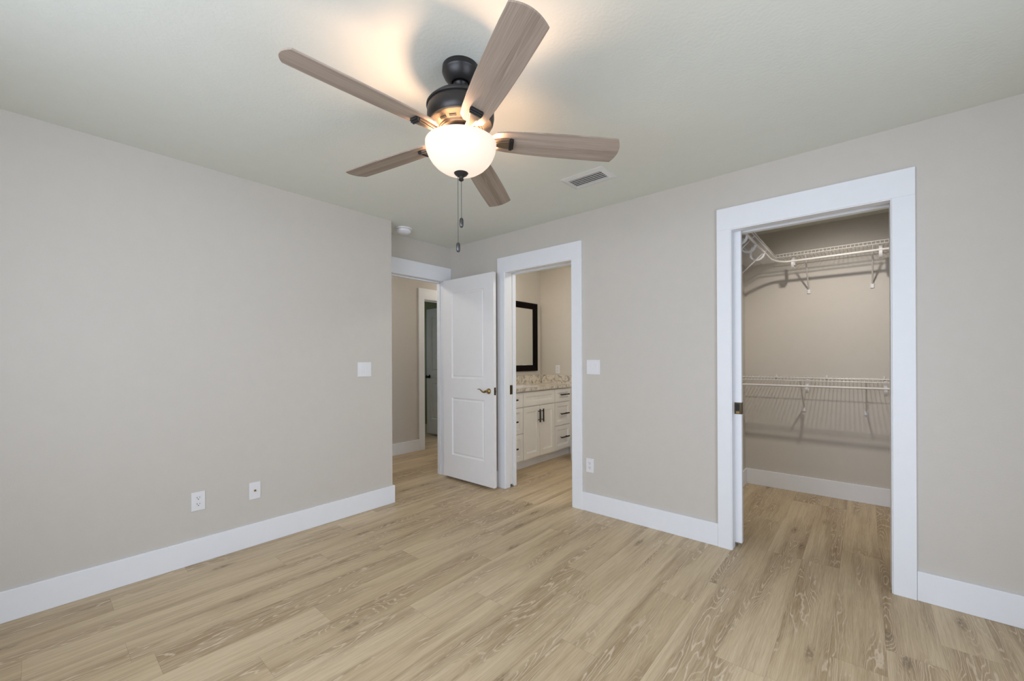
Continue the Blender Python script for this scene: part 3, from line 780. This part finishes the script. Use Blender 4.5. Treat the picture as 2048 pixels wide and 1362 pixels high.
z0, z1 = .882, .912; sx0, sx1, sy0, sy1 = -3.27, -2.96, 3.48, 4.02
MB().box(XE + .001, -2.845, 3.094, sy0, z0, z1).box(XE + .001, -2.845, sy1, BY - .001, z0, z1).box(XE + .001, sx0, sy0, sy1, z0, z1).box(sx1, -2.845, sy0, sy1, z0, z1).build('counter_slab', M['granite'], CTP)
MB().box(XE + .001, XE + .021, 3.094, BY - .001, z1, 1.022).build('backsplash', M['granite'], CTP)
MB().box(XE + .021, -2.85, BY - .021, BY - .001, z1, 1.022).build('side_splash', M['granite'], CTP)
mb = MB()
t0 = [(sx0 + .002, sy0 + .002), (sx1 - .002, sy0 + .002), (sx1 - .002, sy1 - .002), (sx0 + .002, sy1 - .002)]
t1 = [(sx0 + .03, sy0 + .03), (sx1 - .03, sy0 + .03), (sx1 - .03, sy1 - .03), (sx0 + .03, sy1 - .03)]
A_ = [mb.bm.verts.new((x, y, z1 - .002)) for x, y in t0]; B_ = [mb.bm.verts.new((x, y, .79)) for x, y in t1]
for i in range(4): mb.bm.faces.new((A_[i], A_[(i + 1) % 4], B_[(i + 1) % 4], B_[i]))
mb.bm.faces.new(B_)
mb.build('sink_basin', M['plate'], CTP)
FA = tag(empty('faucet', (-3.335, 3.735, z1)), 'dark bronze faucet tip showing past the bathroom door jamb', 'faucet')
MB().lathe([(0, 0), (.027, 0), (.025, .012), (.014, .02), (.014, .10), (0, .10)], 24).build('faucet_base', M['black'], FA, smooth=True)
MB().tube([(0, 0, .09), (0, 0, .125), (.02, 0, .150), (.06, 0, .162), (.10, 0, .152), (.125, 0, .125), (.128, 0, .110)], .011, 14).build('spout', M['black'], FA, smooth=True)
MB().tube([(0, 0, .13), (0, .02, .150), (.03, .075, .165), (.05, .10, .158)], .006, 10).build('lever', M['black'], FA, smooth=True)
MR = tag(empty('framed_mirror', (XE, 3.83, 1.53)), 'mirror in a wide black frame above the vanity', 'mirror')
my0, my1, mz0, mz1, fw = -.65, .65, -.452, .455, .078
mb = MB(); prev = None
for ins, dp in ((0, .001), (0, .024), (.010, .030), (.030, .030), (.036, .024), (.042, .026), (fw - .006, .020), (fw, .012), (fw, .001)):
    q = [mb.bm.verts.new((dp, y, z)) for y, z in ((my0 + ins, mz0 + ins), (my1 - ins, mz0 + ins), (my1 - ins, mz1 - ins), (my0 + ins, mz1 - ins))]
    if prev:
        for i in range(4): mb.bm.faces.new((prev[i], prev[(i + 1) % 4], q[(i + 1) % 4], q[i]))
    prev = q
mb.build('mirror_frame', M['espresso'], MR)
MB().box(.002, .006, my0 + fw - .004, my1 - fw + .004, mz0 + fw - .004, mz1 - fw + .004).build('mirror_pane', M['mirror'], MR)
VL = tag(empty('vanity_light', (XE, 3.72, 2.13)), 'warm wall lamp bar above the bathroom mirror', 'wall lamp')
MB().box(.001, .03, -.30, .0, -.05, .05).build('back_plate', M['bronze'], VL, bevel=.004)
for yy in (-.25, -.05):
    MB().cyl((.03, yy, 0), (.10, yy, 0), .008, 10).build('lamp_arm', M['bronze'], VL)
    MB().lathe([(.028, .05), (.045, .02), (.055, -.03), (.058, -.06), (.054, -.06), (.041, .018), (.02, .046)], 28, Matrix.Translation((.10, yy, 0)), caps=False).build('lamp_shade', M['lens'], VL, smooth=True)
    point_light('vanity_bulb', (.12, yy, -.10), .04, 3.0, (1.0, .84, .66), VL)
BN = tag(empty('waste_bin', (-2.655, 4.32, 0)), 'small white bin beside the vanity, just showing at the bathroom door casing', 'bin')
MB().lathe([(0, 0), (.088, 0), (.098, .25), (.103, .252), (.103, .262), (.095, .262), (.085, .01), (0, .01)], 36).build('bin_body', M['plate'], BN, smooth=True)
# unseen ceiling lamps added to brighten the hall, entry door and bathroom
def flush(x, y, label, power, col):
    r = tag(empty('added_lamp', (x, y, CEIL)), label, 'ceiling light')
    MB().lathe([(0, 0), (.11, 0), (.11, -.015), (0, -.015)], 36).build('lamp_base', M['plate'], r, smooth=True)
    MB().lathe([(.10, -.015), (.095, -.04), (.06, -.06), (0, -.065)], 36, caps=False).build('lamp_glass', M['lens'], r, smooth=True)
    point_light('added_bulb', (0, 0, -.11), .06, power, col, r)
flush(-4.07, 4.5, 'added unseen round lamp at the far end of the hallway ceiling', 15.0, (1, .90, .80))
flush(-4.07, 2.0, 'added unseen round lamp on the hallway ceiling near the entry door', 11.0, (1, .94, .88))
flush(-1.45, 3.80, 'added unseen round lamp on the bathroom ceiling', 21.0, (1, .97, .92))
